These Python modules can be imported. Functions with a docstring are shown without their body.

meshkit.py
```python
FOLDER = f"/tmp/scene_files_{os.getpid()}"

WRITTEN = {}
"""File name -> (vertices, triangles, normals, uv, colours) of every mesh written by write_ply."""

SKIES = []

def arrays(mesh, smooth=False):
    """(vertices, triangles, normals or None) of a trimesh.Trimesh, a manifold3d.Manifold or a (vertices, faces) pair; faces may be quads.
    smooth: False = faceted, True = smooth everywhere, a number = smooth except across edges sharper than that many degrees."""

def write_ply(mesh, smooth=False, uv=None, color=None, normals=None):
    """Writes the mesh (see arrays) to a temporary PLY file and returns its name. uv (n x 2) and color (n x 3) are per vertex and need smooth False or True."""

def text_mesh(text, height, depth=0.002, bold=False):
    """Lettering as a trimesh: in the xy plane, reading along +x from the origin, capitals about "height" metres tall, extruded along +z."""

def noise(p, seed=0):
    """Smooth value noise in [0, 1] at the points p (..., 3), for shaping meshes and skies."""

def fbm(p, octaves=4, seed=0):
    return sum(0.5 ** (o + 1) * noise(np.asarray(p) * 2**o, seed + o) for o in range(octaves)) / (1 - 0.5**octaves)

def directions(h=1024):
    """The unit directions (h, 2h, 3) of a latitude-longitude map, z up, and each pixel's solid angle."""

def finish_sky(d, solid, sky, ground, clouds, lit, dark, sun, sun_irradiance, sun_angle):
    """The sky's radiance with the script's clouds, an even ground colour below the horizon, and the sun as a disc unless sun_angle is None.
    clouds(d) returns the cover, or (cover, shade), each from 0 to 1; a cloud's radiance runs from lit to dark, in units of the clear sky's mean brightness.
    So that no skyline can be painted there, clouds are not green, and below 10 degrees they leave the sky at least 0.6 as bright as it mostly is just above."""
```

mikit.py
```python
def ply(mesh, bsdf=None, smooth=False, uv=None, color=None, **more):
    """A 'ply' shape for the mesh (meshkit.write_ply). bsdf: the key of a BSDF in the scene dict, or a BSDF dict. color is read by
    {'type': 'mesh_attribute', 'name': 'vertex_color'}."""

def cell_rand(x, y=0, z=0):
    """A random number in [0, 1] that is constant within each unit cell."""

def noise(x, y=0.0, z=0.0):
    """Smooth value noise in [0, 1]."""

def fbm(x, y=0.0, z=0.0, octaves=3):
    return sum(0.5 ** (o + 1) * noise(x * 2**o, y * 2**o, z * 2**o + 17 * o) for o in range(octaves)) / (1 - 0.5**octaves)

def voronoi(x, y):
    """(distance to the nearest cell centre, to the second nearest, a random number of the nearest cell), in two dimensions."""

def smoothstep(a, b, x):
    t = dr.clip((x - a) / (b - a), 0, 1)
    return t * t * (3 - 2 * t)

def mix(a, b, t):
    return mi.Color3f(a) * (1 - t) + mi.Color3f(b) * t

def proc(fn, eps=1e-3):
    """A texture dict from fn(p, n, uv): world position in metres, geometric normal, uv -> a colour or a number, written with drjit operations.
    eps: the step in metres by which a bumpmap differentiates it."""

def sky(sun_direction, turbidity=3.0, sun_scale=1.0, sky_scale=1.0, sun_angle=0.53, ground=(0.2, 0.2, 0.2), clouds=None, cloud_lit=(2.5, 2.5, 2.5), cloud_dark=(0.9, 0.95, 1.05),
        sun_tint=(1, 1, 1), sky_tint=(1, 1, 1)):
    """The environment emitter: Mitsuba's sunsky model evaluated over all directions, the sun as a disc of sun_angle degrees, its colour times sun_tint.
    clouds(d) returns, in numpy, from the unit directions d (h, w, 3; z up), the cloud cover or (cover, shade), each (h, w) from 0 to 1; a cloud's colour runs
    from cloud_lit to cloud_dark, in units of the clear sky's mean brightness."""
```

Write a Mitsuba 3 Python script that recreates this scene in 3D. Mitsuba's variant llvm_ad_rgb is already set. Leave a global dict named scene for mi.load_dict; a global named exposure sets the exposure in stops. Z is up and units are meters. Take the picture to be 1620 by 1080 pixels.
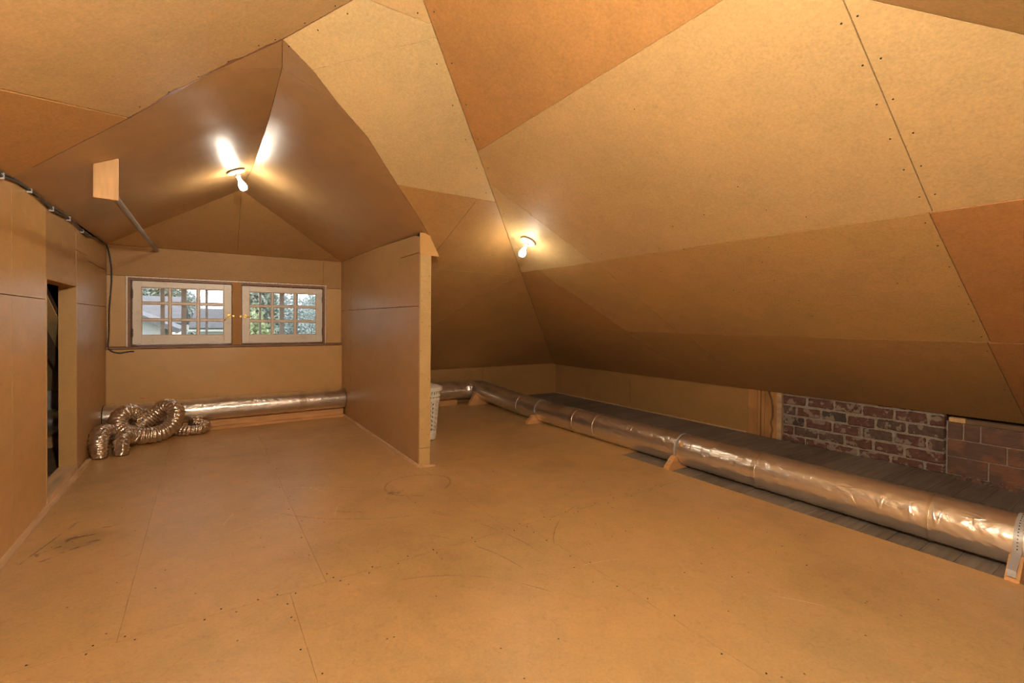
import math
import numpy as np
import trimesh
import mitsuba as mi
import drjit as dr
import mikit
from mikit import proc, noise, fbm, cell_rand, smoothstep, mix
from meshkit import fbm as nfbm, noise as nnoise
from shapely.geometry import Polygon, box as sbox, LineString
from shapely import affinity
from shapely.ops import unary_union
from scipy.interpolate import RBFInterpolator
from scipy.spatial import Delaunay

T = mi.ScalarTransform4f
rng = np.random.default_rng(7)
scene, labels = {}, {}

# ------------------------------------------------------------------ camera, sky, lamps, exposure
EYE = np.array([0, 0, 1.15])
_f, _cy = 732.3, 516.9
_yaw, _pit, _rol = np.radians([33.58, -0.64, 0.466])
_F = np.array([math.sin(_yaw) * math.cos(_pit), math.cos(_yaw) * math.cos(_pit), math.sin(_pit)])
_R0 = np.array([math.cos(_yaw), -math.sin(_yaw), 0])
_U0 = np.cross(_R0, _F)
_R = _R0 * math.cos(_rol) + _U0 * math.sin(_rol)
_U = np.cross(_R, _F)
scene['camera'] = {
    'type': 'perspective', 'fov': math.degrees(2 * math.atan(810 / _f)), 'fov_axis': 'x', 'near_clip': 0.02, 'far_clip': 500.0,
    'principal_point_offset_y': (540 - _cy) / 1080.0,
    'to_world': T().look_at(origin=EYE.tolist(), target=(EYE + _F).tolist(), up=_U.tolist())}


def clouds(d):
    n = nfbm(np.stack([d[..., 0] * 3, d[..., 1] * 3, d[..., 2] * 5], -1), 4, seed=3)
    return np.clip(0.55 + 1.2 * n, 0, 1), np.clip(n * 0.8 - 0.2, 0, 1)


SKY = 11.5
scene['sky'] = mikit.sky((0.35, -0.55, 0.75), turbidity=4.0, sun_scale=0.0, sky_scale=SKY, ground=(0.25, 0.27, 0.22), clouds=clouds,
                         cloud_lit=(1.9, 1.95, 2.0), cloud_dark=(1.1, 1.15, 1.25))
scene['sky']['sampling_weight'] = 1.0
exposure = 0.0
LAMP = np.array([1.0, 0.92, 0.74])
POWER = {'dormer': 225.0, 'slope': 115.0, 'room': 4350.0}     # radiance of the glass bulbs
UNSEEN_LAMP = (0.16, 0.08)                                      # unseen bulb out of view over the viewpoint, placed to light the foreground

# ------------------------------------------------------------------ the room's measures (metres)
XL, XP, XP2, YP, YF, XR = -0.80, 1.41, 1.50, 3.44, 5.95, 4.82
PITCH = 0.541
zR = lambda x, y=0: 0.47 + PITCH * (4.78 - x)
zF = lambda x, y: 0.47 + PITCH * (YF - y)
zL = lambda x, y=0: 0.47 + PITCH * (x + 3.314)
zN = lambda x, y: 0.47 + PITCH * (y + 2.503)
PEAK, PEAK2 = (0.733, 1.903), (0.733, 1.544)


# ------------------------------------------------------------------ materials
def bsdf(key, d):
    scene[key] = d
    return key


def principled(color, rough=0.5, spec=0.5, bump=None, bscale=1.0, **k):
    d = {'type': 'principled', 'base_color': color if isinstance(color, dict) else {'type': 'rgb', 'value': list(color)},
         'roughness': rough, 'specular': spec, **k}
    if bump is not None:
        d = {'type': 'bumpmap', 'arbitrary': bump, 'scale': bscale, 'bsdf': d}
    return {'type': 'twosided', 'bsdf': d}


def board_fn(base, seed, big=0.16, fine=0.32):
    base = mi.Color3f(*base)

    def fn(p, n, uv):
        q = p * 1.0
        a = fbm(q.x * 1.6 + seed, q.y * 1.6, q.z * 1.6, 3) - 0.5
        # fibres in the pressed board: short flecks
        b = noise(q.x * 130 + seed, q.y * 130, q.z * 130) * 0.55 + noise(q.x * 300, q.y * 300 + seed, q.z * 300) * 0.45 - 0.5
        c = fbm(q.x * 14, q.y * 14 + seed, q.z * 14, 2) - 0.5
        t = 1 + big * 2 * a + fine * b + 0.12 * c
        spk = smoothstep(0.80, 0.9, noise(q.x * 60 + 7, q.y * 60, q.z * 60 + seed))
        t = t - 0.06 * spk
        return base * t * mi.Color3f(1, 1 - 0.10 * (a + 0.3 * c), 1 - 0.2 * (a + 0.3 * c))
    return fn


def wavy(s=1.0):
    def fn(p, n, uv):
        return fbm(p.x * 2.3 * s, p.y * 2.3 * s, p.z * 2.3 * s, 2)
    return fn


WAVE = proc(wavy(), 2e-2)
GOLD = (0.475, 0.305, 0.132)
MID = (0.37, 0.205, 0.072)
ORANGE = (0.40, 0.205, 0.07)
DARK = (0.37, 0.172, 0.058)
bsdf('board_gold', principled(proc(board_fn(GOLD, 1)), 0.62, 0.3))
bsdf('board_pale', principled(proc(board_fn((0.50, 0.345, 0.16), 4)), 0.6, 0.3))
bsdf('board_mid', principled(proc(board_fn(MID, 2)), 0.55, 0.35))
bsdf('board_orange', principled(proc(board_fn(ORANGE, 3)), 0.6, 0.3))
bsdf('board_tan', principled(proc(board_fn((0.415, 0.245, 0.090), 14)), 0.6, 0.3))
bsdf('board_amber', principled(proc(board_fn((0.42, 0.222, 0.074), 7)), 0.6, 0.3))
bsdf('board_dark', principled(proc(board_fn(DARK, 6)), 0.6, 0.3))
bsdf('board_varnish', principled(proc(board_fn((0.36, 0.212, 0.092), 5, 0.12, 0.12)), 0.40, 0.30, WAVE, 0.018))
bsdf('board_wall', principled(proc(board_fn((0.52, 0.304, 0.110), 8, 0.12, 0.12)), 0.36, 0.5, WAVE, 0.012))
bsdf('board_post', principled(proc(board_fn((0.50, 0.335, 0.14), 9, 0.1)), 0.55, 0.35))


def dist_seg(x, y, a, b):
    dx, dy = b[0] - a[0], b[1] - a[1]
    t = dr.clip(((x - a[0]) * dx + (y - a[1]) * dy) / (dx * dx + dy * dy), 0, 1)
    return dr.sqrt(dr.square(x - a[0] - t * dx) + dr.square(y - a[1] - t * dy))


def floor_fn(base, seed):
    core = board_fn(base, seed, 0.13, 0.16)
    r = np.random.default_rng(12)
    arcs = []
    for c, rad, a0, a1 in [((0.2, 1.6), 1.05, 0.1, 0.9), ((0.05, 1.75), 1.35, 0.0, 0.75), ((1.2, 3.6), 1.0, 3.6, 4.6), ((0.9, 3.1), 0.32, 3.3, 4.4), ((0.3, 3.7), 0.5, 4.9, 5.9),
                           ((1.9, 2.9), 0.8, 2.9, 3.9), ((0.45, 1.1), 0.9, 0.4, 1.3), ((2.1, 1.5), 0.7, 1.6, 2.6)]:
        arcs.append((c, rad, a0, a1))
    light = [((0.05, 2.9), (0.42, 3.05)), ((0.62, 3.4), (0.75, 3.05)), ((0.5, 3.45), (0.95, 3.15)), ((0.1, 3.05), (0.14, 3.2)), ((1.5, 1.6), (1.72, 1.55)),
             ((2.1, 2.2), (2.25, 2.15)), ((0.7, 3.0), (0.62, 2.85)), ((2.0, 1.0), (2.1, 0.85))]

    def fn(p, n, uv):
        x, y = p.x, p.y
        col = core(p, n, uv)
        wx = x + 0.03 * (noise(x * 9, y * 9) - 0.5)
        wy = y + 0.03 * (noise(x * 9 + 40, y * 9) - 0.5)
        # grime worn into the board
        g = smoothstep(0.50, 0.80, fbm(x * 2.1 + 3, y * 2.1, 0.0, 4))
        col = col * (1 - 0.13 * g)
        # spilled dark marks by the left wall
        sx, sy = x + 0.10 * (fbm(x * 14, y * 14, 2.0, 3) - 0.5), y + 0.10 * (fbm(x * 14 + 30, y * 14, 2.0, 3) - 0.5)
        d = dr.minimum(dist_seg(sx, sy, (-0.585, 3.24), (-0.50, 3.27)), dr.minimum(dist_seg(sx, sy, (-0.68, 3.13), (-0.58, 3.24)) + 0.012, dist_seg(sx, sy, (-0.66, 3.03), (-0.47, 3.16)) + 0.010))
        d = dr.minimum(d, dist_seg(sx, sy, (-0.50, 3.27), (-0.33, 3.42)) + 0.014)
        blot = smoothstep(0.024, 0.004, d + 0.02 * (noise(x * 60, y * 60) - 0.4))
        thin = dr.minimum(dist_seg(x, y, (-0.72, 3.05), (-0.60, 3.50)), dist_seg(x, y, (-0.66, 3.45), (-0.58, 3.52)))
        blot = dr.maximum(blot, 0.7 * smoothstep(0.005, 0.002, thin + 0.01 * (noise(x * 20, y * 20) - 0.3)))
        halo = smoothstep(0.25, 0.02, dr.sqrt(dr.square(x + 0.53) + dr.square((y - 3.22) * 1.3)) + 0.10 * (noise(x * 12, y * 12) - 0.5))
        col = mix(col, mi.Color3f(0.12, 0.058, 0.032), 0.72 * blot)
        col = col * (1 - 0.22 * halo)
        # ring left by a round pot in front of the partition
        rr = dr.sqrt(dr.square((wx - 1.25) / 0.24) + dr.square((wy - 3.06) / 0.20))
        ring = smoothstep(0.05, 0.0, dr.abs(rr - 1)) * smoothstep(0.35, 0.6, noise(x * 25, y * 25) + 0.25 * smoothstep(3.0, 3.2, y))
        col = mix(col, mi.Color3f(0.14, 0.07, 0.035), 0.38 * ring)
        col = mix(col, mi.Color3f(0.14, 0.07, 0.03), 0.6 * smoothstep(0.07, 0.0, dist_seg(wx, wy, (1.02, 3.01), (1.08, 2.99)) + 0.04 * noise(x * 50, y * 50)))
        # dark sweeping scratches
        for c, rad, a0, a1 in arcs:
            ang = dr.atan2(y - c[1], x - c[0])
            ang = dr.select(ang < 0, ang + 2 * math.pi, ang)
            on = smoothstep(a0, a0 + 0.1, ang) * smoothstep(a1, a1 - 0.1, ang)
            s = smoothstep(0.0035, 0.001, dr.abs(dr.sqrt(dr.square(x - c[0]) + dr.square(y - c[1])) - rad + 0.05 * (noise(x * 3, y * 3) - 0.5)))
            col = col * (1 - 0.34 * s * on * smoothstep(0.2, 0.6, noise(x * 8 + 5, y * 8)))
        for a, b in light:
            s = smoothstep(0.0028, 0.0010, dist_seg(x + 0.06 * (noise(x * 5, y * 5) - 0.5), y + 0.06 * (noise(x * 5 + 9, y * 5) - 0.5), a, b))
            col = mix(col, mi.Color3f(0.72, 0.58, 0.42), 0.35 * s)
        # pin holes
        cx, cy_ = dr.floor(x * 7), dr.floor(y * 7)
        px, py = (cx + cell_rand(cx, cy_, 1)) / 7, (cy_ + cell_rand(cx, cy_, 2)) / 7
        hole = smoothstep(0.0042, 0.0026, dr.sqrt(dr.square(x - px) + dr.square(y - py))) * dr.select(cell_rand(cx, cy_, 3) > 0.78, 1.0, 0.0)
        col = mix(col, mi.Color3f(0.05, 0.03, 0.02), 0.8 * hole)
        return col
    return fn


bsdf('floor_board', principled(proc(floor_fn((0.46, 0.282, 0.117), 11)), 0.38, 0.45))


def plank_fn(p, n, uv):
    k = dr.floor((p.y + 10) / 0.135)
    g = fbm(p.x * 3 + k * 3.7, p.y * 60, 0.0, 3)
    st = fbm(p.x * 2.5, p.y * 2.5, 4.0, 3)
    v = 0.8 + 0.35 * cell_rand(k, 3) + 0.5 * (g - 0.5)
    return mix((0.13, 0.105, 0.085), (0.20, 0.165, 0.13), st) * v


bsdf('old_plank', principled(proc(plank_fn), 0.75, 0.25))


def wood_fn(c, sx, sy, sz, amp=0.3):
    c = mi.Color3f(*c)

    def fn(p, n, uv):
        g = fbm(p.x * sx, p.y * sy, p.z * sz, 3) - 0.5
        k = noise(p.x * 9, p.y * 9, p.z * 9) - 0.5
        return c * (1 + amp * g * 2 + 0.2 * k)
    return fn


bsdf('pine', principled(proc(wood_fn((0.62, 0.37, 0.155), 40, 40, 5)), 0.5, 0.4))
bsdf('saddle_wood', principled(proc(wood_fn((0.56, 0.30, 0.12), 6, 60, 60)), 0.55, 0.4))
bsdf('strip_wood', principled(proc(wood_fn((0.54, 0.36, 0.20), 30, 3, 30)), 0.5, 0.4))
bsdf('brown_wood', principled(proc(wood_fn((0.21, 0.10, 0.052), 8, 50, 50)), 0.45, 0.45))
bsdf('rough_wood', principled(proc(wood_fn((0.17, 0.105, 0.065), 20, 20, 20)), 0.8, 0.2))


def stained_fn(p, n, uv):
    base = mi.Color3f(0.46, 0.23, 0.08) * (0.8 + 0.4 * fbm(p.y * 30, p.z * 3, 0.0, 3))
    edge = 2.455 + 0.02 * (noise(p.z * 14, 3.0) - 0.5) + 0.03 * smoothstep(0.36, 0.46, p.z)
    d = dr.abs(p.y - edge)
    s = smoothstep(0.016, 0.004, d)
    st = smoothstep(0.4, 0.7, fbm(p.y * 12, p.z * 5, 7.0, 3)) * 0.6
    groove = smoothstep(0.004, 0.001, dr.abs(p.y - 2.60)) + smoothstep(0.005, 0.001, dr.abs(p.y - 2.565)) + smoothstep(0.003, 0.001, dr.abs(p.y - 2.525))
    base = mix(base, mi.Color3f(0.10, 0.055, 0.03), dr.clip(0.75 * s + 0.35 * st + 0.8 * groove, 0, 1))
    return base


bsdf('stained_board', principled(proc(stained_fn), 0.55, 0.35))


def cream_fn(p, n, uv):
    g = fbm(p.x * 4, p.y * 4, p.z * 4, 3)
    w = smoothstep(0.62, 0.8, fbm(p.x * 18, 0.0, p.z * 18, 3))
    return mix(mi.Color3f(0.70, 0.63, 0.54) * (0.93 + 0.14 * g), (0.50, 0.42, 0.34), 0.35 * w)


bsdf('cream_paint', principled(proc(cream_fn), 0.35, 0.5))
bsdf('glazing_putty', principled((0.46, 0.36, 0.27), 0.6))
bsdf('plastic_cream', principled((0.74, 0.68, 0.55), 0.35, 0.5))
bsdf('porcelain', principled((0.85, 0.83, 0.78), 0.2, 0.5))
bsdf('dark_gap', principled((0.03, 0.022, 0.016), 0.9, 0.1))
bsdf('brass', principled((0.38, 0.26, 0.09), 0.36, 0.5, metallic=1.0))
bsdf('iron', principled((0.10, 0.095, 0.09), 0.5, 0.4))
bsdf('black_cable', principled((0.045, 0.04, 0.038), 0.5, 0.4))
bsdf('galvanised', principled((0.42, 0.41, 0.40), 0.42, 0.5, metallic=0.3))
bsdf('pipe_grey', principled(proc(lambda p, n, uv: mi.Color3f(0.20, 0.18, 0.165) * (0.8 + 0.5 * fbm(p.x * 20, p.y * 6, p.z * 20, 3))), 0.42, 0.5))
bsdf('orange_scrap', principled((0.75, 0.36, 0.05), 0.5))
bsdf('red_crayon', principled((0.55, 0.05, 0.02), 0.6))
bsdf('grey_board', principled((0.40, 0.36, 0.32), 0.7, 0.2))


def foil_bump(p, n, uv):
    a = fbm(p.x * 38, p.y * 38, p.z * 38, 4)
    r1 = dr.abs(noise(p.x * 5 + 5, p.y * 21, p.z * 5) - 0.5)
    r2 = dr.abs(noise(p.x * 21 + 9, p.y * 6 + 31, p.z * 12) - 0.5)
    crease = smoothstep(0.05, 0.0, r1) * smoothstep(0.45, 0.7, noise(p.x * 9, p.y * 5 + 11, p.z * 9)) + smoothstep(0.04, 0.0, r2) * smoothstep(0.55, 0.75, noise(p.x * 6, p.y * 5, p.z * 9 + 3))
    return 0.0021 * a + 0.0013 * crease


def foil_color(p, n, uv):
    d = smoothstep(0.52, 0.76, fbm(p.x * 5, p.y * 2.3 + 3, p.z * 5, 3)) * smoothstep(0.16, 0.24, p.z)
    return mix((0.86, 0.82, 0.76), (0.42, 0.36, 0.30), 0.7 * d)


bsdf('foil', principled(proc(foil_color), 0.27, 0.5, proc(foil_bump, 1.5e-3), 1.0, metallic=0.93))
bsdf('foil_tape', principled((0.78, 0.75, 0.70), 0.2, 0.5, metallic=0.95))


def flex_bump(p, n, uv):
    return 0.0016 * fbm(p.x * 90, p.y * 90, p.z * 90, 2)


bsdf('foil_flex', principled((0.74, 0.66, 0.56), 0.24, 0.5, proc(flex_bump, 1e-3), 1.0, metallic=0.95))


def brick_mat(key, c, seed):
    c = mi.Color3f(*c)

    def fn(p, n, uv):
        m = smoothstep(0.56, 0.66, fbm(p.y * 22 + seed, p.z * 22, 1.0, 4))
        return mix(c * (0.7 + 0.6 * fbm(p.y * 40, p.z * 40, seed * 1.0, 3)), (0.29, 0.235, 0.19), 0.8 * m)
    bsdf(key, principled(proc(fn), 0.85, 0.2))


brick_mat('brick_red', (0.135, 0.068, 0.052), 1)
brick_mat('brick_brown', (0.115, 0.075, 0.060), 2)
brick_mat('brick_dark', (0.075, 0.058, 0.052), 3)
bsdf('mortar', principled(proc(lambda p, n, uv: mi.Color3f(0.32, 0.265, 0.215) * (0.6 + 0.8 * fbm(p.y * 45, p.z * 45, p.x * 45, 3))), 0.95, 0.1))


def clay_fn(p, n, uv):
    s = smoothstep(0.35, 0.6, fbm(p.y * 9, p.z * 9, 2.0, 3))
    return mix((0.24, 0.118, 0.075), (0.15, 0.092, 0.072), s) * (0.85 + 0.3 * fbm(p.y * 14, p.z * 60, 0.0, 3))


bsdf('clay', principled(proc(clay_fn), 0.85, 0.2))

# outdoors
bsdf('pane_glass', {'type': 'thindielectric', 'int_ior': 1.5})
bsdf('bar_paint', principled((0.30, 0.30, 0.31), 0.6))
bsdf('siding', principled((0.50, 0.55, 0.58), 0.7))
bsdf('house_trim', principled((0.82, 0.82, 0.8), 0.6))
bsdf('shingle', principled(proc(lambda p, n, uv: mi.Color3f(0.17, 0.18, 0.20) * (0.8 + 0.4 * fbm(p.x * 4, p.y * 4, p.z * 9, 3))), 0.9))
bsdf('house_glass', principled((0.10, 0.13, 0.16), 0.15))
bsdf('hazed_leaf_green', {'type': 'twosided', 'bsdf': {'type': 'diffuse', 'reflectance': {'type': 'rgb', 'value': [0.36, 0.43, 0.38]}}})  # foliage colours paled and blued to stand in for outdoor haze
bsdf('hazed_leaf_pale', {'type': 'twosided', 'bsdf': {'type': 'diffuse', 'reflectance': {'type': 'rgb', 'value': [0.50, 0.57, 0.36]}}})
bsdf('hazed_leaf_blue', {'type': 'twosided', 'bsdf': {'type': 'diffuse', 'reflectance': {'type': 'rgb', 'value': [0.44, 0.51, 0.51]}}})
bsdf('lawn', principled((0.20, 0.26, 0.13), 0.9))
bsdf('bark', principled((0.15, 0.11, 0.08), 0.9))


# ------------------------------------------------------------------ helpers
def fresh(key):
    if key not in scene and key not in labels:
        return key
    i = 1
    while f'{key}_{i:03d}' in scene or f'{key}_{i:03d}' in labels:
        i += 1
    return f'{key}_{i:03d}'


def add(key, mesh, mat, smooth=False, label=None, cat=None, group=None, kind=None, **more):
    key = fresh(key)
    scene[key] = mikit.ply(mesh, mat, smooth=smooth, **more)
    note(key, label, cat, group, kind)
    return key


def note(key, label=None, cat=None, group=None, kind=None):
    d = {k: v for k, v in dict(label=label, category=cat, group=group, kind=kind).items() if v}
    if d:
        labels[key] = d


def thing(key, label, cat, group=None, kind=None):
    key = fresh(key)
    note(key, label, cat, group, kind)
    return key


def cat_(*ms):
    return trimesh.util.concatenate(list(ms))


def bx(x0, x1, y0, y1, z0, z1, bev=0.0):
    """A box, its edges chamfered by bev."""
    if bev <= 0:
        m = trimesh.creation.box((x1 - x0, y1 - y0, z1 - z0))
    else:
        h = np.array([x1 - x0, y1 - y0, z1 - z0]) / 2
        b = min(bev, h.min() * 0.45)
        pts = [(np.array(q) * 2 - 1) * (h - b * (1 - np.eye(3)[k])) for q in np.ndindex(2, 2, 2) for k in range(3)]
        m = trimesh.convex.convex_hull(np.array(pts))
    m.apply_translation([(x0 + x1) / 2, (y0 + y1) / 2, (z0 + z1) / 2])
    return m


def extr(poly, h):
    gs = getattr(poly, 'geoms', [poly])
    return cat_(*[trimesh.creation.extrude_polygon(g, h, engine='earcut') for g in gs if g.area > 1e-8])


def yz(poly, x0, x1):
    """Polygon in (y, z), standing between x0 and x1."""
    m = extr(poly, abs(x1 - x0))
    v = m.vertices.copy()
    m.vertices = np.c_[v[:, 2] + min(x0, x1), v[:, 0], v[:, 1]]
    return m


def xz(poly, y0, y1):
    m = extr(poly, abs(y1 - y0))
    v = m.vertices.copy()
    m.vertices = np.c_[v[:, 0], v[:, 2] + min(y0, y1), v[:, 1]]
    m.invert()
    return m


def roofed(poly, zf, lift=0.0, thick=0.011):
    """A board on a slope: polygon in plan, its lower face on the plane zf."""
    m = extr(poly, thick)
    v = m.vertices.copy()
    v[:, 2] += zf(v[:, 0], v[:, 1]) + lift
    m.vertices = v
    return m


def tube(path, rad, sides=24, closed_ends=True, wobble=None):
    p = np.asarray(path, float)
    t = np.gradient(p, axis=0)
    t /= np.linalg.norm(t, axis=1, keepdims=True)
    a = np.cross(t[0], [0.0, 0, 1] if abs(t[0][2]) < 0.9 else [1.0, 0, 0])
    A = []
    for i in range(len(p)):
        a = a - t[i] * (a @ t[i])
        a /= np.linalg.norm(a)
        A.append(a)
    A = np.array(A)
    B = np.cross(t, A)
    ang = np.arange(sides) * 2 * np.pi / sides
    r = np.broadcast_to(np.asarray(rad, float).reshape(-1, 1) if np.ndim(rad) else rad, (len(p), sides)).copy()
    if wobble is not None:
        r = r + wobble(np.arange(len(p))[:, None], ang[None])
    v = p[:, None] + r[..., None] * (np.cos(ang)[None, :, None] * A[:, None] + np.sin(ang)[None, :, None] * B[:, None])
    n = len(p)
    i, j = np.meshgrid(np.arange(n - 1), np.arange(sides), indexing='ij')
    q = np.stack([i * sides + j, i * sides + (j + 1) % sides, (i + 1) * sides + (j + 1) % sides, (i + 1) * sides + j], -1).reshape(-1, 4)
    f = np.vstack([q[:, [0, 1, 2]], q[:, [0, 2, 3]]])
    v = v.reshape(-1, 3)
    if closed_ends:
        c0, c1 = len(v), len(v) + 1
        v = np.vstack([v, p[0], p[-1]])
        k = np.arange(sides)
        f = np.vstack([f, np.c_[np.full(sides, c0), (k + 1) % sides, k], np.c_[np.full(sides, c1), (n - 1) * sides + k, (n - 1) * sides + (k + 1) % sides]])
    m = trimesh.Trimesh(v, f, process=False)
    if m.volume < 0:
        m.invert()
    return m


def spline(pts, n):
    from scipy.interpolate import CubicSpline
    pts = np.asarray(pts, float)
    d = np.r_[0, np.cumsum(np.linalg.norm(np.diff(pts, axis=0), axis=1))]
    s = np.linspace(0, d[-1], n)
    return CubicSpline(d, pts)(s), d[-1]


def lathe(profile, n=36):
    """Profile of (r, z) turned about z."""
    return trimesh.creation.revolve(np.asarray(profile, float), sections=n)


def frame_to(p, normal):
    """Matrix that takes +z to the direction and the origin to p."""
    m = trimesh.geometry.align_vectors([0, 0, 1], normal)
    m[:3, 3] = p
    return m


def rectp(a0, a1, b0, b1):
    return sbox(a0, b0, a1, b1)


GAP = 0.0021

# ------------------------------------------------------------------ floor
hole = rectp(-0.70, 1.28, 0.82, 1.62)
add('added_light_shield', cat_(bx(-3.62, -3.60, -2.8, 6.09, -0.15, 3.0), bx(5.10, 5.12, -2.8, 6.09, -0.15, 3.0), bx(-3.62, 5.12, -2.82, -2.80, -0.15, 3.0), bx(-3.62, 5.12, -2.82, 6.09, 3.0, 3.02),
                       bx(-3.62, 5.12, -2.82, 6.09, -0.17, -0.15), xz(rectp(-3.62, 5.12, -0.17, 3.02).difference(hole), 6.082, 6.095)), 'rough_wood', kind='structure', label='added unseen box around the attic that keeps sky light out')  # added box, stops sky light leaking in through the board seams
add('floor', bx(-3.6, 5.1, -2.8, 6.1, -0.10, -0.032), 'dark_gap', kind='structure', label='attic floor of brown hardboard sheets beside old grey planks')
add('floor__underlay', bx(-0.79, 2.94, -2.6, 5.94, -0.031, -0.0025), 'board_dark')
sheets = [(-0.80, 0.42, -2.6, -0.3), (0.42, 1.64, -2.6, -0.3), (1.64, 3.03, -2.6, -0.3),
          (-0.80, 0.30, -0.3, 2.13), (0.30, 1.52, -0.3, 2.13), (1.52, 3.03, -0.3, 2.13),
          (-0.80, -0.26, 2.13, 3.35), (-0.80, -0.26, 3.35, 5.95), (-0.26, 0.445, 2.13, 5.95), (0.445, 1.41, 2.13, 3.42), (0.445, 1.41, 3.42, 5.95)]
for x0, x1, y0, y1 in sheets:
    add('floor__sheet', roofed(rectp(x0, x1, y0, y1).buffer(-0.0006), lambda x, y: 0 * x - 0.012, thick=0.012), 'floor_board')
for poly in [Polygon([(1.41, 2.13), (1.71, 2.13), (1.555, 3.435), (1.41, 3.435)]), Polygon([(1.71, 2.13), (3.03, 2.13), (3.03, 2.82), (3.32, 2.84), (3.32, 3.43), (1.555, 3.435)]),
             rectp(1.50, 3.32, 3.435, 4.75), rectp(1.50, 3.32, 4.75, 5.95), rectp(1.41, 1.50, 3.42, 3.44)]:
    add('floor__sheet', roofed(poly.buffer(-0.0006), lambda x, y: 0 * x - 0.012, thick=0.012), 'floor_board')
y = -2.56
while y < 5.93:
    y1 = min(y + 0.135, 5.95)
    cut = 3.6 + 1.1 * rng.random()
    for x0, x1 in ((2.95, cut), (cut, 4.86)):
        m = bx(x0 + 0.001, x1 - 0.001, y + 0.0008, y1 - 0.0008, -0.034, -0.0125 - 0.0012 * rng.random(), 0.0015)
        add('floor__plank', m, 'old_plank')
    y = y1
add('floor__eave_deck', bx(-3.3, -0.90, -2.5, 5.95, -0.034, -0.012), 'rough_wood')

fn_ = []
for x in np.arange(-0.7, 2.95, 0.17):
    for dy in (-0.022, 0.020):
        fn_.append((x + 0.04 * rng.normal(), 2.13 + dy + 0.004 * rng.normal()))
for y in np.arange(0.3, 2.1, 0.16):
    for xx in (0.30, 1.52):
        fn_.append((xx + 0.02 * rng.choice([-1, 1]), y + 0.03 * rng.normal()))
for y in np.arange(2.2, 5.2, 0.22):
    fn_.append((0.445 + 0.018 * rng.choice([-1, 1]), y))
add('floor__nail_heads', cat_(*[trimesh.creation.cylinder(0.0034, 0.0012, sections=7, transform=trimesh.transformations.translation_matrix([a, b, 0.0003])) for a, b in fn_]), 'dark_gap', kind='stuff', label='dark nail heads along the floor joints')

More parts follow.
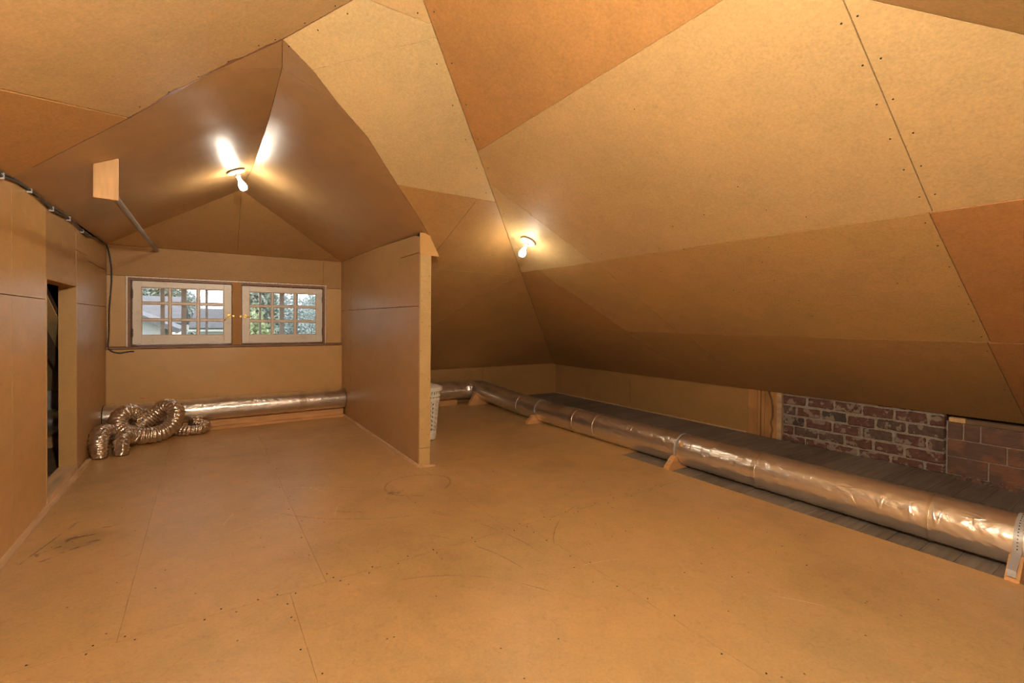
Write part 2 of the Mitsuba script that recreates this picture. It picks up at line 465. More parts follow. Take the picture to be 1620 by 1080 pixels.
# ------------------------------------------------------------------ main ceiling (hip roof)
APEX = (0.293, 2.343)
VAL_L = [(0.293, 2.343), (0.166, 2.43), (0.038, 2.515), (-0.135, 2.685), (-0.31, 2.851), (-0.56, 3.06), (-0.758, 3.231), (-0.80, 3.265)]
VAL_R = [(0.293, 2.343), (0.437, 2.439), (0.59, 2.572), (0.781, 2.717), (1.083, 3.027), (1.30, 3.24), (1.495, 3.448)]
hipRF = lambda x: x + 1.17       # y of the far right hip at x
hipRN = lambda x: 2.277 - x
PR = Polygon([PEAK, (4.80, hipRF(4.80)), (4.80, hipRN(4.80)), PEAK2])
PF_R = Polygon([PEAK, (4.78, 5.95), (1.495, 5.95)] + VAL_R[::-1])
PF_L = Polygon([(-0.90, 3.536), (-0.90, 5.95), (-3.314, 5.95)])
PL_ = Polygon([PEAK] + VAL_L + [(-0.80, 0.011), PEAK2])
PL_E = Polygon([(-0.90, 3.536), (-3.314, 5.95), (-3.314, -2.503), (-0.90, -0.089)])
PN = Polygon([PEAK2, (4.80, hipRN(4.80)), (-3.314, -2.503)])


def half(p, q, big=20.0, left=True):
    """Half plane to the left (or right) of the line p -> q, as a large polygon."""
    p, q = np.array(p, float), np.array(q, float)
    d = (q - p) / np.linalg.norm(q - p)
    n = np.array([-d[1], d[0]]) * (1 if left else -1)
    a, b = p - d * big, p + d * big
    return Polygon([a, b, b + n * big, a + n * big])


back = [(PR, zR), (PF_R.union(rectp(1.425, 1.50, 3.46, 5.95)), zF), (PF_L, zF), (PL_, zL), (PL_E, zL), (PN, zN)]
add('ceiling', cat_(*[roofed(p, z, 0.014, 0.05) for p, z in back]), 'dark_gap', kind='structure', label='hipped attic ceiling lined with brown fibreboard panels')


def panel(poly, zf, mat, lift=0.0, key='ceiling__panel', thick=0.011, gap=GAP):
    poly = poly.buffer(-gap)
    for g in getattr(poly, 'geoms', [poly]):
        if g.area > 1e-3:
            add(key, roofed(g, zf, lift, thick), mat)


# right slope: courses along y
c0 = PR.intersection(rectp(-1, 1.479, -9, 9))
panel(c0, zR, 'board_orange')
c1 = PR.intersection(rectp(1.479, 2.62, -9, 9))
patch = Polygon([(1.70, 2.862), (2.62, 2.765), (2.62, 3.79)]).union(Polygon([(1.70, 2.862), (2.62, 3.79), (1.70, 2.87)]))
near = half((1.66, 0.645), (2.62, 0.668), left=False)
lampside = half((1.70, 2.862), (2.62, 2.765))
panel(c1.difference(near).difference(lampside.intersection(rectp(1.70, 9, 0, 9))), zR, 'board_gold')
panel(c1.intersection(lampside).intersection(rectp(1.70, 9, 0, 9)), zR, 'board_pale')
panel(c1.intersection(near), zR, 'board_gold')
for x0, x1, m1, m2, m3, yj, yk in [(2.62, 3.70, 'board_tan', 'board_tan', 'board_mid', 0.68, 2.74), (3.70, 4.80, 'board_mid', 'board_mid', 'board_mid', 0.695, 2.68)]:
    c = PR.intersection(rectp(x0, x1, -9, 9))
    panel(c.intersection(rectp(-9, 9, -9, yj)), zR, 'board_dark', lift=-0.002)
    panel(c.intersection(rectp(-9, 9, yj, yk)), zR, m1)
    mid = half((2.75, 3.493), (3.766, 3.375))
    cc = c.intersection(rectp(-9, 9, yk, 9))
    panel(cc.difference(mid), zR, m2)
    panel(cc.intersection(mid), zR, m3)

# far slope
up = PF_R.intersection(rectp(-9, 9, -9, 2.075))
panel(up, zF, 'board_gold')
f1 = PF_R.intersection(rectp(-9, 9, 2.075, 3.015))
ob = half((0.437, 2.439), (0.939, 2.125))
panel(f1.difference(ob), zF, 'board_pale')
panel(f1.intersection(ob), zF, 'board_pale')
f2 = PF_R.intersection(rectp(-9, 9, 3.015, 3.835))
lamp_f = half((1.702, 2.865), (1.631, 3.564), left=True)
panel(f2.difference(lamp_f), zF, 'board_mid')
panel(f2.intersection(lamp_f), zF, 'board_mid')
f3 = PF_R.intersection(rectp(-9, 9, 3.835, 9))
sp = half((2.62, 3.835), (1.9, 5.2), left=True)
panel(f3.difference(sp), zF, 'board_mid')
panel(f3.intersection(sp), zF, 'board_mid')
panel(PF_L, zF, 'board_pale')  # pale tone stands in for light missing in the eaves

# left slope
low = half((-0.592, 2.329), (-0.307, 2.829), left=True)
hi = PL_.difference(low)
panel(hi.intersection(rectp(-9, 9, 1.2, 9)), zL, 'board_gold', gap=0.003)
panel(hi.intersection(rectp(-9, 9, -9, 1.2)), zL, 'board_gold')
panel(PL_.intersection(low), zL, 'board_amber', lift=-0.003, gap=0.004)
panel(PL_E, zL, 'board_dark')
# torn dark edge of the left boards where they meet the dormer and the far slope
line = np.array([(0.585, 2.051), (0.293, 2.343), (0.038, 2.520), (-0.31, 2.857), (-0.70, 3.185)])
seg = LineString(line).segmentize(0.02)
pts = np.array(seg.coords)
wd = np.clip(0.060 * (nnoise(np.c_[pts * 9, 0 * pts[:, 0]], 4) - 0.4), 0.004, 0.03) + 0.005 * rng.random(len(pts))
wd *= np.where(np.hypot(pts[:, 0] - 0.2, pts[:, 1] - 2.41) < 0.12, 1.5, 0.8)
nrm = np.array([-0.68, -0.73])
torn = Polygon(np.vstack([pts + 0.002, (pts + nrm * wd[:, None])[::-1]])).buffer(0)
add('ceiling__torn_edge', roofed(torn, zL, -0.0015, 0.004), 'brown_wood', label='ragged dark edge of the left ceiling boards')
# near slope, over and behind the photographer
for x0, x1 in ((-3.4, -0.8), (-0.8, 0.42), (0.42, 1.64), (1.64, 2.86), (2.86, 4.9)):
    panel(PN.intersection(rectp(x0, x1, -9, 9)), zN, 'board_gold')


# ------------------------------------------------------------------ dormer ceiling: bowed boards
def bowed(outline, extra=(), step=0.12, thick=0.008, lift=0.0):
    """A flexed board through the given 3-D outline; returns the mesh and z(x, y)."""
    o = np.asarray(outline, float)
    nx = np.roll(o, -1, axis=0)
    ctrl = np.vstack([o] + [o * (1 - t) + nx * t for t in (0.25, 0.5, 0.75)] + [np.asarray(extra, float).reshape(-1, 3)])
    rbf = RBFInterpolator(ctrl[:, :2], ctrl[:, 2], kernel='thin_plate_spline', smoothing=1e-4)
    poly = Polygon(o[:, :2]).buffer(-0.0010, join_style=2)
    ring = np.array(poly.exterior.segmentize(step).coords)[:-1]
    x0, y0, x1, y1 = poly.bounds
    g = np.stack(np.meshgrid(np.arange(x0, x1, step), np.arange(y0, y1, step)), -1).reshape(-1, 2)
    from shapely import contains_xy
    g = g[contains_xy(poly.buffer(-step * 0.3), g[:, 0], g[:, 1])]
    p = np.vstack([ring, g])
    tri = Delaunay(p).simplices
    cen = p[tri].mean(1)
    tri = tri[contains_xy(poly.buffer(1e-6), cen[:, 0], cen[:, 1])]
    a = p[tri]
    area = np.cross(a[:, 1] - a[:, 0], a[:, 2] - a[:, 0])
    tri = np.where((area < 0)[:, None], tri[:, ::-1], tri)[np.abs(area) > 1e-9]
    z = rbf(p) + lift
    n = len(p)
    v = np.vstack([np.c_[p, z], np.c_[p, z + thick]])
    k = np.arange(len(ring))
    k2 = (k + 1) % len(ring)
    side = np.vstack([np.c_[k, k2, k2 + n], np.c_[k, k2 + n, k + n]])
    if Polygon(ring).exterior.is_ccw is False:
        side = side[:, ::-1]
    return trimesh.Trimesh(v, np.vstack([tri[:, ::-1], tri + n, side]), process=False), rbf


P3 = lambda xy, zf: (xy[0], xy[1], zf(*xy))
A = P3(APEX, zF)
R1, R2, R3, E = (0.320, 2.572, 2.402), (0.320, 3.15, 2.352), (0.318, 4.22, 2.362), (0.290, 5.10, 2.382)
WL, WR = (-0.80, 5.95, 1.872), (1.41, 5.95, 1.872)
S1, S2 = P3((0.038, 2.515), zL), P3((0.59, 2.572), zF)
vl = [P3(q, zL) for q in VAL_L]
vr = [P3(q, zF) for q in VAL_R]
dl_main = [R1] + vl[2:7] + [(-0.80, 3.265, 1.835), (-0.80, 4.5, 1.86), WL, E, R3, R2]
dr_main = [R1, R2, R3, E, WR, (1.41, 4.6, 1.868), (1.46, 3.52, 1.832), vr[6], vr[5], vr[4], vr[3], vr[2]]
dl_mesh, DLZ = bowed(dl_main)
dr_mesh, DRZ = bowed(dr_main)
tl_mesh, _ = bowed([A, vl[1], S1, R1])
tr_mesh, _ = bowed([A, R1, S2, vr[1]])
HM = (0.30, 5.95, 1.872)
h1, _ = bowed([E, WL, HM])
h2, _ = bowed([E, HM, WR])
bk = []
for m in (dl_mesh, dr_mesh, tl_mesh, tr_mesh, h1, h2):
    b = m.copy()
    b.apply_translation([0, 0, 0.014])
    bk.append(b)
add('ceiling_dormer', cat_(*bk), 'dark_gap', kind='structure', label='gabled dormer ceiling of varnished brown board')
for m, mat in ((dl_mesh, 'board_varnish'), (dr_mesh, 'board_varnish'), (tl_mesh, 'board_varnish'), (tr_mesh, 'board_varnish'), (h1, 'board_mid'), (h2, 'board_mid')):
    add('ceiling_dormer__panel', m, mat, smooth=25)

# nail heads along the joints of the main ceiling (2 to 3 pixels each)
nails = []


def nail(p, n, r=0.0032):
    c = trimesh.creation.cylinder(r, 0.003, sections=7)
    c.apply_transform(frame_to(p, n))
    nails.append(c)


nR, nF, nL = [np.array(v) / np.linalg.norm(v) for v in ((-PITCH, 0, -1), (0, -PITCH, -1), (PITCH, 0, -1))]
for x in np.arange(1.72, 4.6, 0.16):
    for s in (-0.025, 0.025):
        yy = 0.645 + 0.02 * (x - 1.6) + s + 0.006 * rng.normal()
        nail((x, yy, zR(x)), nR)
for t in np.linspace(0.03, 0.98, 22):
    x = PEAK[0] + t * (4.7 - PEAK[0])
    nail((x + 0.03, hipRF(x) - 0.02, zR(x + 0.03)), nR)
    if t < 0.33:
        nail((x - 0.03, hipRF(x) + 0.03, zF(x, hipRF(x) + 0.03)), nF)
for t in np.linspace(0.05, 1, 5):
    x = PEAK[0] + t * (APEX[0] - PEAK[0])
    nail((x - 0.03, 2.636 - x - 0.01, zL(x - 0.03)), nL)
    nail((x + 0.03, 2.636 - x + 0.02, zF(x, 2.636 - x + 0.02)), nF)
for q in zip(np.linspace(0.2, -0.7, 9), np.linspace(2.36, 3.13, 9)):
    nail((q[0], q[1], zL(q[0])), nL)
for k in range(26):
    x, yy = 1.6 + 2.2 * rng.random(), 0.8 + 1.8 * rng.random()
    nail((x, yy, zR(x)), nR, 0.0028)
add('ceiling__nail_heads', cat_(*nails), 'dark_gap', kind='stuff', label='dark nail heads along the board joints')

# ------------------------------------------------------------------ left wall with its low doorway
DY0, DY1, DZ0, DZ1 = 3.895, 4.69, 0.05, 1.395
door = rectp(DY0, DY1, -0.02, DZ1)
prof = Polygon([(-2.5, 0), (5.95, 0), (5.95, 1.86), (3.2, 1.835), (0.01, 1.828), (-2.5, 0.47)])
add('wall_left', yz(prof.difference(door), XL - 0.083, XL - 0.013), 'rough_wood', kind='structure', label='left wall of brown hardboard with a low doorway')


def lpanel(y0, y1, z0, z1, mat='board_wall', dx=0.0):
    p = prof.intersection(rectp(y0, y1, z0, z1)).difference(rectp(DY0, DY1, -0.1, DZ1)).buffer(-GAP)
    for g in getattr(p, 'geoms', [p]):
        if g.area > 1e-3:
            add('wall_left__panel', yz(g, XL - 0.012 + dx, XL + dx), mat)


for y0, y1 in ((-2.5, 0.85), (0.85, 2.07), (2.07, 3.30), (3.30, DY0)):
    lpanel(y0, y1, 0, 1.262)
    lpanel(y0, y1, 1.262, 1.9)
lpanel(DY0, 4.30, DZ1, 1.9, 'board_varnish', -0.003)
lpanel(4.30, DY1, DZ1, 1.9, 'board_varnish', -0.003)
lpanel(DY1, 5.10, 1.262, 1.66, 'board_varnish', 0.001)
lpanel(DY1, 5.10, 1.66, 1.9, 'board_varnish')
lpanel(5.10, 5.95, 1.262, 1.62, 'board_varnish')
lpanel(5.10, 5.95, 1.62, 1.9, 'board_varnish')
lpanel(DY1, 5.95, 0, 1.262, 'board_varnish')
add('wall_left__back_panel', yz(prof.difference(door), XL - 0.097, XL - 0.084), 'board_dark')
note('door_1', label='low doorless opening in the left wall to the eaves', kind='structure')
add('door_1__jamb', bx(XL - 0.097, XL + 0.002, DY1 - 0.012, DY1 + 0.006, DZ0, DZ1), 'board_wall')
add('door_1__jamb', bx(XL - 0.097, XL + 0.002, DY0 - 0.006, DY0 + 0.010, DZ0, DZ1), 'board_wall')
add('door_1__header', bx(XL - 0.097, XL + 0.002, DY0, DY1, DZ1 - 0.010, DZ1 + 0.006), 'board_orange')
add('door_1__threshold', bx(XL - 0.10, XL + 0.004, DY0 - 0.006, DY1 + 0.006, -0.012, DZ0, 0.002), 'strip_wood')
add('baseboard_left', cat_(yz(rectp(-2.5, DY0 - 0.01, 0, 0.016), XL, XL + 0.034), yz(rectp(DY0 - 0.01, 5.0, 0, 0.012), XL + 0.004, XL + 0.036)), 'strip_wood', kind='structure',
    label='flat pale wood strip along the foot of the left wall')

# ------------------------------------------------------------------ window wall
OX0, OX1, OZ0, OZ1 = -0.638, 1.220, 0.872, 1.560
wprof = rectp(-0.9, 1.50, -0.02, 1.90)
add('wall_window', cat_(xz(wprof.difference(rectp(OX0, OX1, OZ0, OZ1)), YF + 0.013, YF + 0.128)), 'rough_wood', kind='structure', label='dormer end wall of brown board around two small windows')


def wpanel(x0, x1, z0, z1, mat='board_wall', dy=0.0):
    add('wall_window__panel', xz(rectp(x0, x1, z0, z1).buffer(-GAP), YF + dy, YF + dy + 0.012), mat)


wpanel(-0.80, 1.20, 1.575, 1.872, 'board_mid', -0.002)
wpanel(1.20, 1.41, 1.535, 1.872, 'board_mid', -0.002)
wpanel(-0.80, -0.652, 0.87, 1.575, 'board_wall')
wpanel(1.234, 1.41, 0.87, 1.535, 'board_wall')
add('wall_window__panel', xz(rectp(-0.80, 1.41, 0, 0.846).buffer(-GAP), YF - 0.045, YF - 0.033), 'board_wall')
add('wall_window__core', bx(-0.80, 1.41, YF - 0.032, YF + 0.012, 0, 0.846), 'rough_wood')
add('wall_window__ledge', bx(-0.80, 1.41, YF - 0.055, YF + 0.06, 0.848, 0.868, 0.003), 'brown_wood')
add('wall_window__red_mark', cat_(bx(-0.54, -0.50, YF - 0.0462, YF - 0.045, 0.352, 0.358), bx(-0.485, -0.46, YF - 0.0462, YF - 0.045, 0.357, 0.361)), 'red_crayon', label='short red crayon mark just above the duct')
# pale edging strip and the brown lining of the opening
note('trim_1', label='thin pale edging strip around the window opening', kind='structure')
add('trim_1__strip', bx(OX0 - 0.014, OX0, YF - 0.008, YF + 0.02, 0.869, OZ1 + 0.013, 0.002), 'cream_paint')
add('trim_1__strip', bx(OX1, OX1 + 0.012, YF - 0.008, YF + 0.02, 0.869, OZ1 + 0.001, 0.002), 'cream_paint')
add('trim_1__strip', bx(OX0 - 0.002, OX1 + 0.012, YF - 0.008, YF + 0.02, OZ1, OZ1 + 0.013, 0.002), 'cream_paint')
note('trim_2', label='dark brown wooden lining of the window opening', kind='structure')
add('trim_2__jamb', bx(OX0, OX0 + 0.022, YF + 0.004, YF + 0.12, 0.868, OZ1), 'brown_wood')
add('trim_2__jamb', bx(OX1 - 0.022, OX1, YF + 0.004, YF + 0.12, 0.868, OZ1), 'brown_wood')
add('trim_2__head', bx(OX0 + 0.022, OX1 - 0.022, YF + 0.004, YF + 0.12, OZ1 - 0.024, OZ1), 'brown_wood')
add('trim_2__stop', bx(OX0 + 0.022, OX1 - 0.022, YF + 0.055, YF + 0.12, 0.868, 0.884), 'brown_wood')
add('trim_2__stop', bx(OX0 + 0.022, OX1 - 0.022, YF + 0.05, YF + 0.12, 1.488, OZ1 - 0.024), 'brown_wood')
for xa in (OX0 + 0.022, 0.225, OX1 - 0.06):
    add('trim_2__stop', bx(xa, xa + (0.038 if xa != 0.225 else 0.142), YF + 0.05, YF + 0.12, 0.884, 1.488), 'brown_wood')
add('trim_2__mullion', bx(0.252, 0.340, YF - 0.004, YF + 0.11, 0.868, OZ1 - 0.001, 0.002), 'board_orange')


def make_sash(name, x0, x1, z0, z1, hinge_left, label):
    y0, y1 = YF + 0.012, YF + 0.047
    note(name, label=label, kind='structure')
    sl, sr, rt, rb, mu = 0.072, 0.072, 0.062, 0.094, 0.022
    add(f'{name}__stile', bx(x0, x0 + sl, y0, y1, z0, z1, 0.003), 'cream_paint')
    add(f'{name}__stile', bx(x1 - sr, x1, y0, y1, z0, z1, 0.003), 'cream_paint')
    add(f'{name}__rail', bx(x0 + sl, x1 - sr, y0, y1, z1 - rt, z1, 0.003), 'cream_paint')
    add(f'{name}__rail', bx(x0 + sl, x1 - sr, y0, y1, z0, z0 + rb, 0.003), 'cream_paint')
    gx0, gx1, gz0, gz1 = x0 + sl, x1 - sr, z0 + rb, z1 - rt
    cw, ch = (gx1 - gx0 - 2 * mu) / 3, (gz1 - gz0 - 2 * mu) / 3
    for k in (1, 2):
        add(f'{name}__muntin', bx(gx0 + k * cw + (k - 1) * mu, gx0 + k * (cw + mu), y0 + 0.004, y1 - 0.004, gz0, gz1, 0.004), 'cream_paint')
        for c in range(3):
            xx = gx0 + c * (cw + mu)
            add(f'{name}__muntin', bx(xx, xx + cw, y0 + 0.005, y1 - 0.005, gz0 + k * ch + (k - 1) * mu, gz0 + k * (ch + mu), 0.004), 'cream_paint')
    for i in range(3):
        for j in range(3):
            xx, zz = gx0 + i * (cw + mu), gz0 + j * (ch + mu)
            q = trimesh.Trimesh([[xx, y1 - 0.012, zz], [xx + cw, y1 - 0.012, zz], [xx + cw, y1 - 0.012, zz + ch], [xx, y1 - 0.012, zz + ch]], [[0, 1, 2], [0, 2, 3]], process=False)
            add(f'{name}__pane', q, 'pane_glass')
            e = 0.006
            pt = rectp(xx, xx + cw, zz, zz + ch).difference(rectp(xx + e, xx + cw - e, zz + e, zz + ch - e))
            add(f'{name}__putty', xz(pt, y0 + 0.010, y1 - 0.013), 'glazing_putty')
    hx = x0 if hinge_left else x1
    for zz in (z0 + 0.12, z1 - 0.13):
        add(f'{name}__hinge', cat_(bx(hx - 0.007, hx + 0.007, y0 - 0.004, y0 + 0.01, zz - 0.04, zz + 0.04, 0.002), trimesh.creation.cylinder(0.005, 0.086, sections=10, transform=trimesh.transformations.translation_matrix([hx, y0 - 0.004, zz]))), 'iron')
    # brass turn latch on the meeting stile
    lx = x1 - 0.022 if hinge_left else x0 + 0.030
    lz = z0 + 0.30
    plate = bx(lx - 0.016, lx + 0.016, y0 - 0.004, y0 + 0.001, lz - 0.022, lz + 0.022, 0.002)
    knob = trimesh.creation.cylinder(0.009, 0.018, sections=14)
    knob.apply_transform(frame_to([lx, y0 - 0.011, lz], [0, -1, 0]))
    lev = bx(-0.006, 0.062, -0.006, 0.006, -0.006, 0.006, 0.003)
    tip = trimesh.creation.icosphere(2, 0.009)
    tip.apply_translation([0.06, 0, 0])
    lev = cat_(lev, tip)
    ang = math.radians(225 if hinge_left else 0)
    lev.apply_transform(trimesh.transformations.rotation_matrix(-ang, [0, 1, 0]))
    lev.apply_translation([lx, y0 - 0.020, lz])
    catch = bx(-0.012, 0.012, -0.008, 0.0, -0.014, 0.014, 0.002)
    catch.apply_translation([0.262 if hinge_left else 0.332, YF - 0.004, lz])
    add(f'{name}__latch', cat_(plate, knob, lev), 'brass', smooth=30, label='small brass turn latch')
    add(f'{name}__catch', catch, 'brass', smooth=30)


make_sash('window_1', -0.604, 0.246, 0.888, 1.531, True, 'left cream casement sash of nine panes, latch slanting')
make_sash('window_2', 0.346, 1.192, 0.884, 1.524, False, 'right cream casement sash of nine panes, latch level')

# ------------------------------------------------------------------ partition
pprof = Polygon([(YP + 0.012, 0), (YF, 0), (YF, 1.87), (YP + 0.012, 1.80)])
add('wall_partition', yz(pprof, XP + 0.013, XP2 - 0.012), 'rough_wood', kind='structure', label='board partition on the right of the dormer')
lp = Polygon([(YP, 0), (YF, 0), (YF, 1.872), (4.6, 1.868), (3.55, 1.838), (YP, 1.815)])
for y0, y1, z0, z1, m in [(3.4, 5.50, 0, 1.268, 'board_varnish'), (5.50, 6, 0, 1.268, 'board_varnish'), (3.4, 3.90, 1.268, 1.69, 'board_varnish'), (3.4, 3.90, 1.69, 2, 'board_varnish'), (3.90, 5.50, 1.268, 2, 'board_varnish'),
                          (5.50, 6, 1.268, 2, 'board_varnish')]:
    add('wall_partition__panel', yz(lp.intersection(rectp(y0, y1, z0, z1)).buffer(-GAP), XP, XP + 0.012), m)
add('wall_partition__panel', yz(Polygon([(YP, 0), (YF, 0), (YF, 0.47), (YP + 0.02, 1.82), (YP, 1.66)]).buffer(-GAP), XP2 - 0.011, XP2), 'board_mid')
add('wall_partition__end_board', bx(XP - 0.001, XP2 + 0.001, YP - 0.012, YP + 0.011, 0.145, 1.668, 0.0015), 'board_post')
add('wall_partition__end_board', bx(XP - 0.001, XP2 - 0.001, YP - 0.013, YP + 0.011, 0.0, 0.143, 0.0015), 'board_post')
add('wall_partition__filler', bx(XP + 0.001, XP2 - 0.001, YP - 0.002, YP + 0.011, 1.669, 1.845), 'board_wall')
add('wall_partition__gusset', xz(Polygon([(1.412, 1.672), (1.575, 1.668), (1.497, 1.815)]), YP - 0.004, YP + 0.010), 'board_wall')
ends = []
for x in (XP + 0.018, XP2 - 0.016):
    for z in np.arange(0.06, 1.66, 0.21):
        ends.append(trimesh.creation.cylinder(0.0024, 0.003, sections=7, transform=frame_to([x + 0.004 * rng.normal(), YP - 0.0128, z + 0.03 * rng.normal()], [0, -1, 0])))
add('wall_partition__end_nails', cat_(*ends), 'dark_gap', kind='stuff')
add('trim_3', yz(rectp(YP - 0.01, YF - 0.05, 0, 0.018), XP - 0.020, XP), 'strip_wood', kind='structure', label='thin wood strip along the foot of the partition')
add('trim_4', bx(XP - 0.012, XP2 + 0.03, YP - 0.05, YP - 0.013, 0, 0.006), 'strip_wood', kind='structure', label='flat floor strip in front of the partition end')

# ------------------------------------------------------------------ far knee wall (right of the partition, and in the left eaves)
add('wall_far', cat_(bx(1.50, 5.0, YF + 0.013, YF + 0.10, -0.03, 0.52), bx(-3.35, -0.9, YF + 0.013, YF + 0.10, -0.03, 0.52)), 'rough_wood', kind='structure', label='low far knee wall of brown board')
for x0, x1 in ((1.50, 3.43), (3.43, 4.83)):
    add('wall_far__panel', xz(rectp(x0, x1, -0.012, 0.485).buffer(-GAP), YF, YF + 0.012), 'board_mid')
add('wall_far__panel', xz(rectp(-3.3, -0.9, 0.0, 0.485).buffer(-GAP), YF - 0.004, YF + 0.012), 'grey_board', label='pale grey board')
add('wall_back', cat_(bx(-3.4, 5.0, -2.62, -2.503, -0.03, 0.52)), 'board_mid', kind='structure', label='low knee wall behind the viewpoint')
add('wall_eave', bx(-3.42, -3.314, -2.6, 6.0, -0.03, 0.52), 'rough_wood', kind='structure', label='low outer wall of the left eaves')

# ------------------------------------------------------------------ right knee wall: board, stained wood, brick, clay blocks
add('wall_right', cat_(bx(XR + 0.08, XR + 0.2, -2.6, 6.0, -0.03, 0.56)), 'dark_gap', kind='structure', label='low right knee wall of board, brick and clay block')
add('wall_right__panel', yz(rectp(2.70, 4.35, -0.012, 0.52).buffer(-GAP), XR, XR + 0.012), 'board_mid')
add('wall_right__panel', yz(rectp(4.35, 5.95, -0.012, 0.52).buffer(-GAP), XR, XR + 0.012), 'board_mid')
add('wall_right__foot_strip', bx(XR - 0.008, XR, 2.72, 5.94, -0.012, 0.004), 'strip_wood')
for y0, y1, dx in ((2.60, 2.70, 0.0), (2.565, 2.60, -0.004), (2.525, 2.565, 0.002), (2.40, 2.525, 0.0)):
    add('wall_right__stained_board', bx(XR - 0.006 + dx, XR + 0.012, y0 + 0.001, y1 - 0.001, -0.012, 0.52, 0.002), 'stained_board')
add('wall_right__corner_post', bx(XR - 0.022, XR + 0.06, 2.352, 2.398, -0.012, 0.52, 0.003), 'strip_wood')


def rough_brick(x0, x1, y0, y1, z0, z1, seed, amp=0.008, bev=0.008):
    m = bx(x0, x1, y0, y1, z0, z1, bev).subdivide().subdivide()
    v = m.vertices
    n = m.vertex_normals
    m.vertices = v + n * ((nfbm(v * 35 + seed, 2, seed) - 0.5) * 2 * amp)[:, None]
    return m


mort = bx(XR + 0.010, XR + 0.10, 1.14, 2.345, -0.02, 0.54)
mort = mort.subdivide().subdivide().subdivide().subdivide()
mv = mort.vertices.copy()
mv[:, 0] += (nfbm(mv * 30, 3, 5) - 0.5) * 0.014
mort.vertices = mv
add('wall_right__mortar', mort, 'mortar', smooth=40)
BH, BL, J = 0.080, 0.205, 0.018
kinds = ['brick_red', 'brick_brown', 'brick_red', 'brick_red', 'brick_brown', 'brick_red', 'brick_dark', 'brick_brown', 'brick_red']
z = -0.035
r = 0
while z < 0.52:
    y = 2.345 + (0.10 if r % 2 else 0.0)
    while y > 1.15:
        y0, y1 = max(y - BL * (0.93 + 0.14 * rng.random()), 1.135), min(y, 2.343)
        nxt = y0 - J * (0.8 + 0.5 * rng.random())
        if nxt < 1.19:
            y0, nxt = 1.135, 1.0
        if y1 - y0 > 0.03:
            k = kinds[int(rng.integers(len(kinds)))]
            dz = 0.003 * rng.normal()
            add('wall_right__brick', rough_brick(XR - 0.004 * rng.random(), XR + 0.075, y0, y1, max(z + dz, -0.012), min(z + BH + dz, 0.52), 10 * r + int(y * 50)), k, smooth=50)
        y = nxt
    z += BH + J
    r += 1
add('wall_right__block_mortar', bx(XR + 0.05, XR + 0.10, -1.2, 1.135, -0.02, 0.40), 'mortar')
zz = [-0.012, 0.128, 0.262, 0.392]
rows = [[1.128, 0.895, 0.60, 0.28, -0.1, -0.5, -0.9], [1.128, 0.80, 0.48, 0.16, -0.2, -0.6, -1.0], [1.128, 1.035, 0.94, 0.62, 0.30, -0.02, -0.4, -0.8]]
for i, row in enumerate(rows):
    for a, b in zip(row[:-1], row[1:]):
        m = bx(XR + 0.038, XR + 0.09, b + 0.005, a - 0.005, zz[i] + 0.004, zz[i + 1] - 0.004, 0.004)
        # scored face: shallow horizontal grooves
        for g in np.arange(zz[i] + 0.014, zz[i + 1] - 0.012, 0.0125):
            m = cat_(m, bx(XR + 0.0345, XR + 0.042, b + 0.007, a - 0.007, g, g + 0.0085, 0.0015))
        add('wall_right__clay_block', m, 'clay')
add('wall_right__sill_plate', bx(XR + 0.03, XR + 0.12, -1.2, 1.12, 0.394, 0.432, 0.004), 'rough_wood')
add('wall_right__plate_end', bx(XR + 0.028, XR + 0.10, 1.02, 1.118, 0.396, 0.434, 0.004), 'pine')
dv = [trimesh.creation.icosphere(1, 0.006 + 0.012 * rng.random()) for _ in range(70)]
for m in dv:
    m.vertices = m.vertices * (0.6 + 0.8 * rng.random(3)) + [XR - 0.10 + 0.11 * rng.random(), 0.62 + 0.42 * rng.random(), -0.008]
add('brick_debris', cat_(*dv), 'clay', label='crumbs of broken clay block on the planks at the foot of the block wall', cat='rubble', kind='stuff')

# ------------------------------------------------------------------ ducts
DX, DZ, DR_ = 3.245, 0.127, 0.122


def crumple(amp, seed, k=0.33):
    def fn(i, a):
        p = np.stack([np.broadcast_to(i * 0.33 * k, np.broadcast_shapes(i.shape, a.shape)), np.cos(a) * 1.6 + 0 * i, np.sin(a) * 1.6 + 0 * i], -1)
        return (nfbm(p * 2.2, 3, seed) - 0.5) * 2 * amp
    return fn


# alcove run under the window
d0 = thing('insulated_duct', 'straight foil wrapped duct lying along the wall under the window', 'duct')
path = np.c_[np.linspace(-0.799, 1.409, 300), np.full(300, 5.782), np.full(300, 0.212)]
add(f'{d0}__run', tube(path, 0.1135, 72, True, crumple(0.0028, 1, 0.27)), 'foil', smooth=True)
for x in (0.93,):
    p = np.c_[np.linspace(x - 0.03, x + 0.03, 6), np.full(6, 5.782), np.full(6, 0.212)]
    add(f'{d0}__tape_band', tube(p, 0.1165, 48, True), 'foil_tape', smooth=40)
add('duct_ledge', cat_(bx(-0.78, 1.39, 5.74, 5.86, 0.004, 0.094, 0.004), bx(-0.78, 1.39, 5.70, 5.74, 0.0, 0.03, 0.004)), 'saddle_wood', label='long brown timber bearer under the duct below the window', cat='timber bearer')
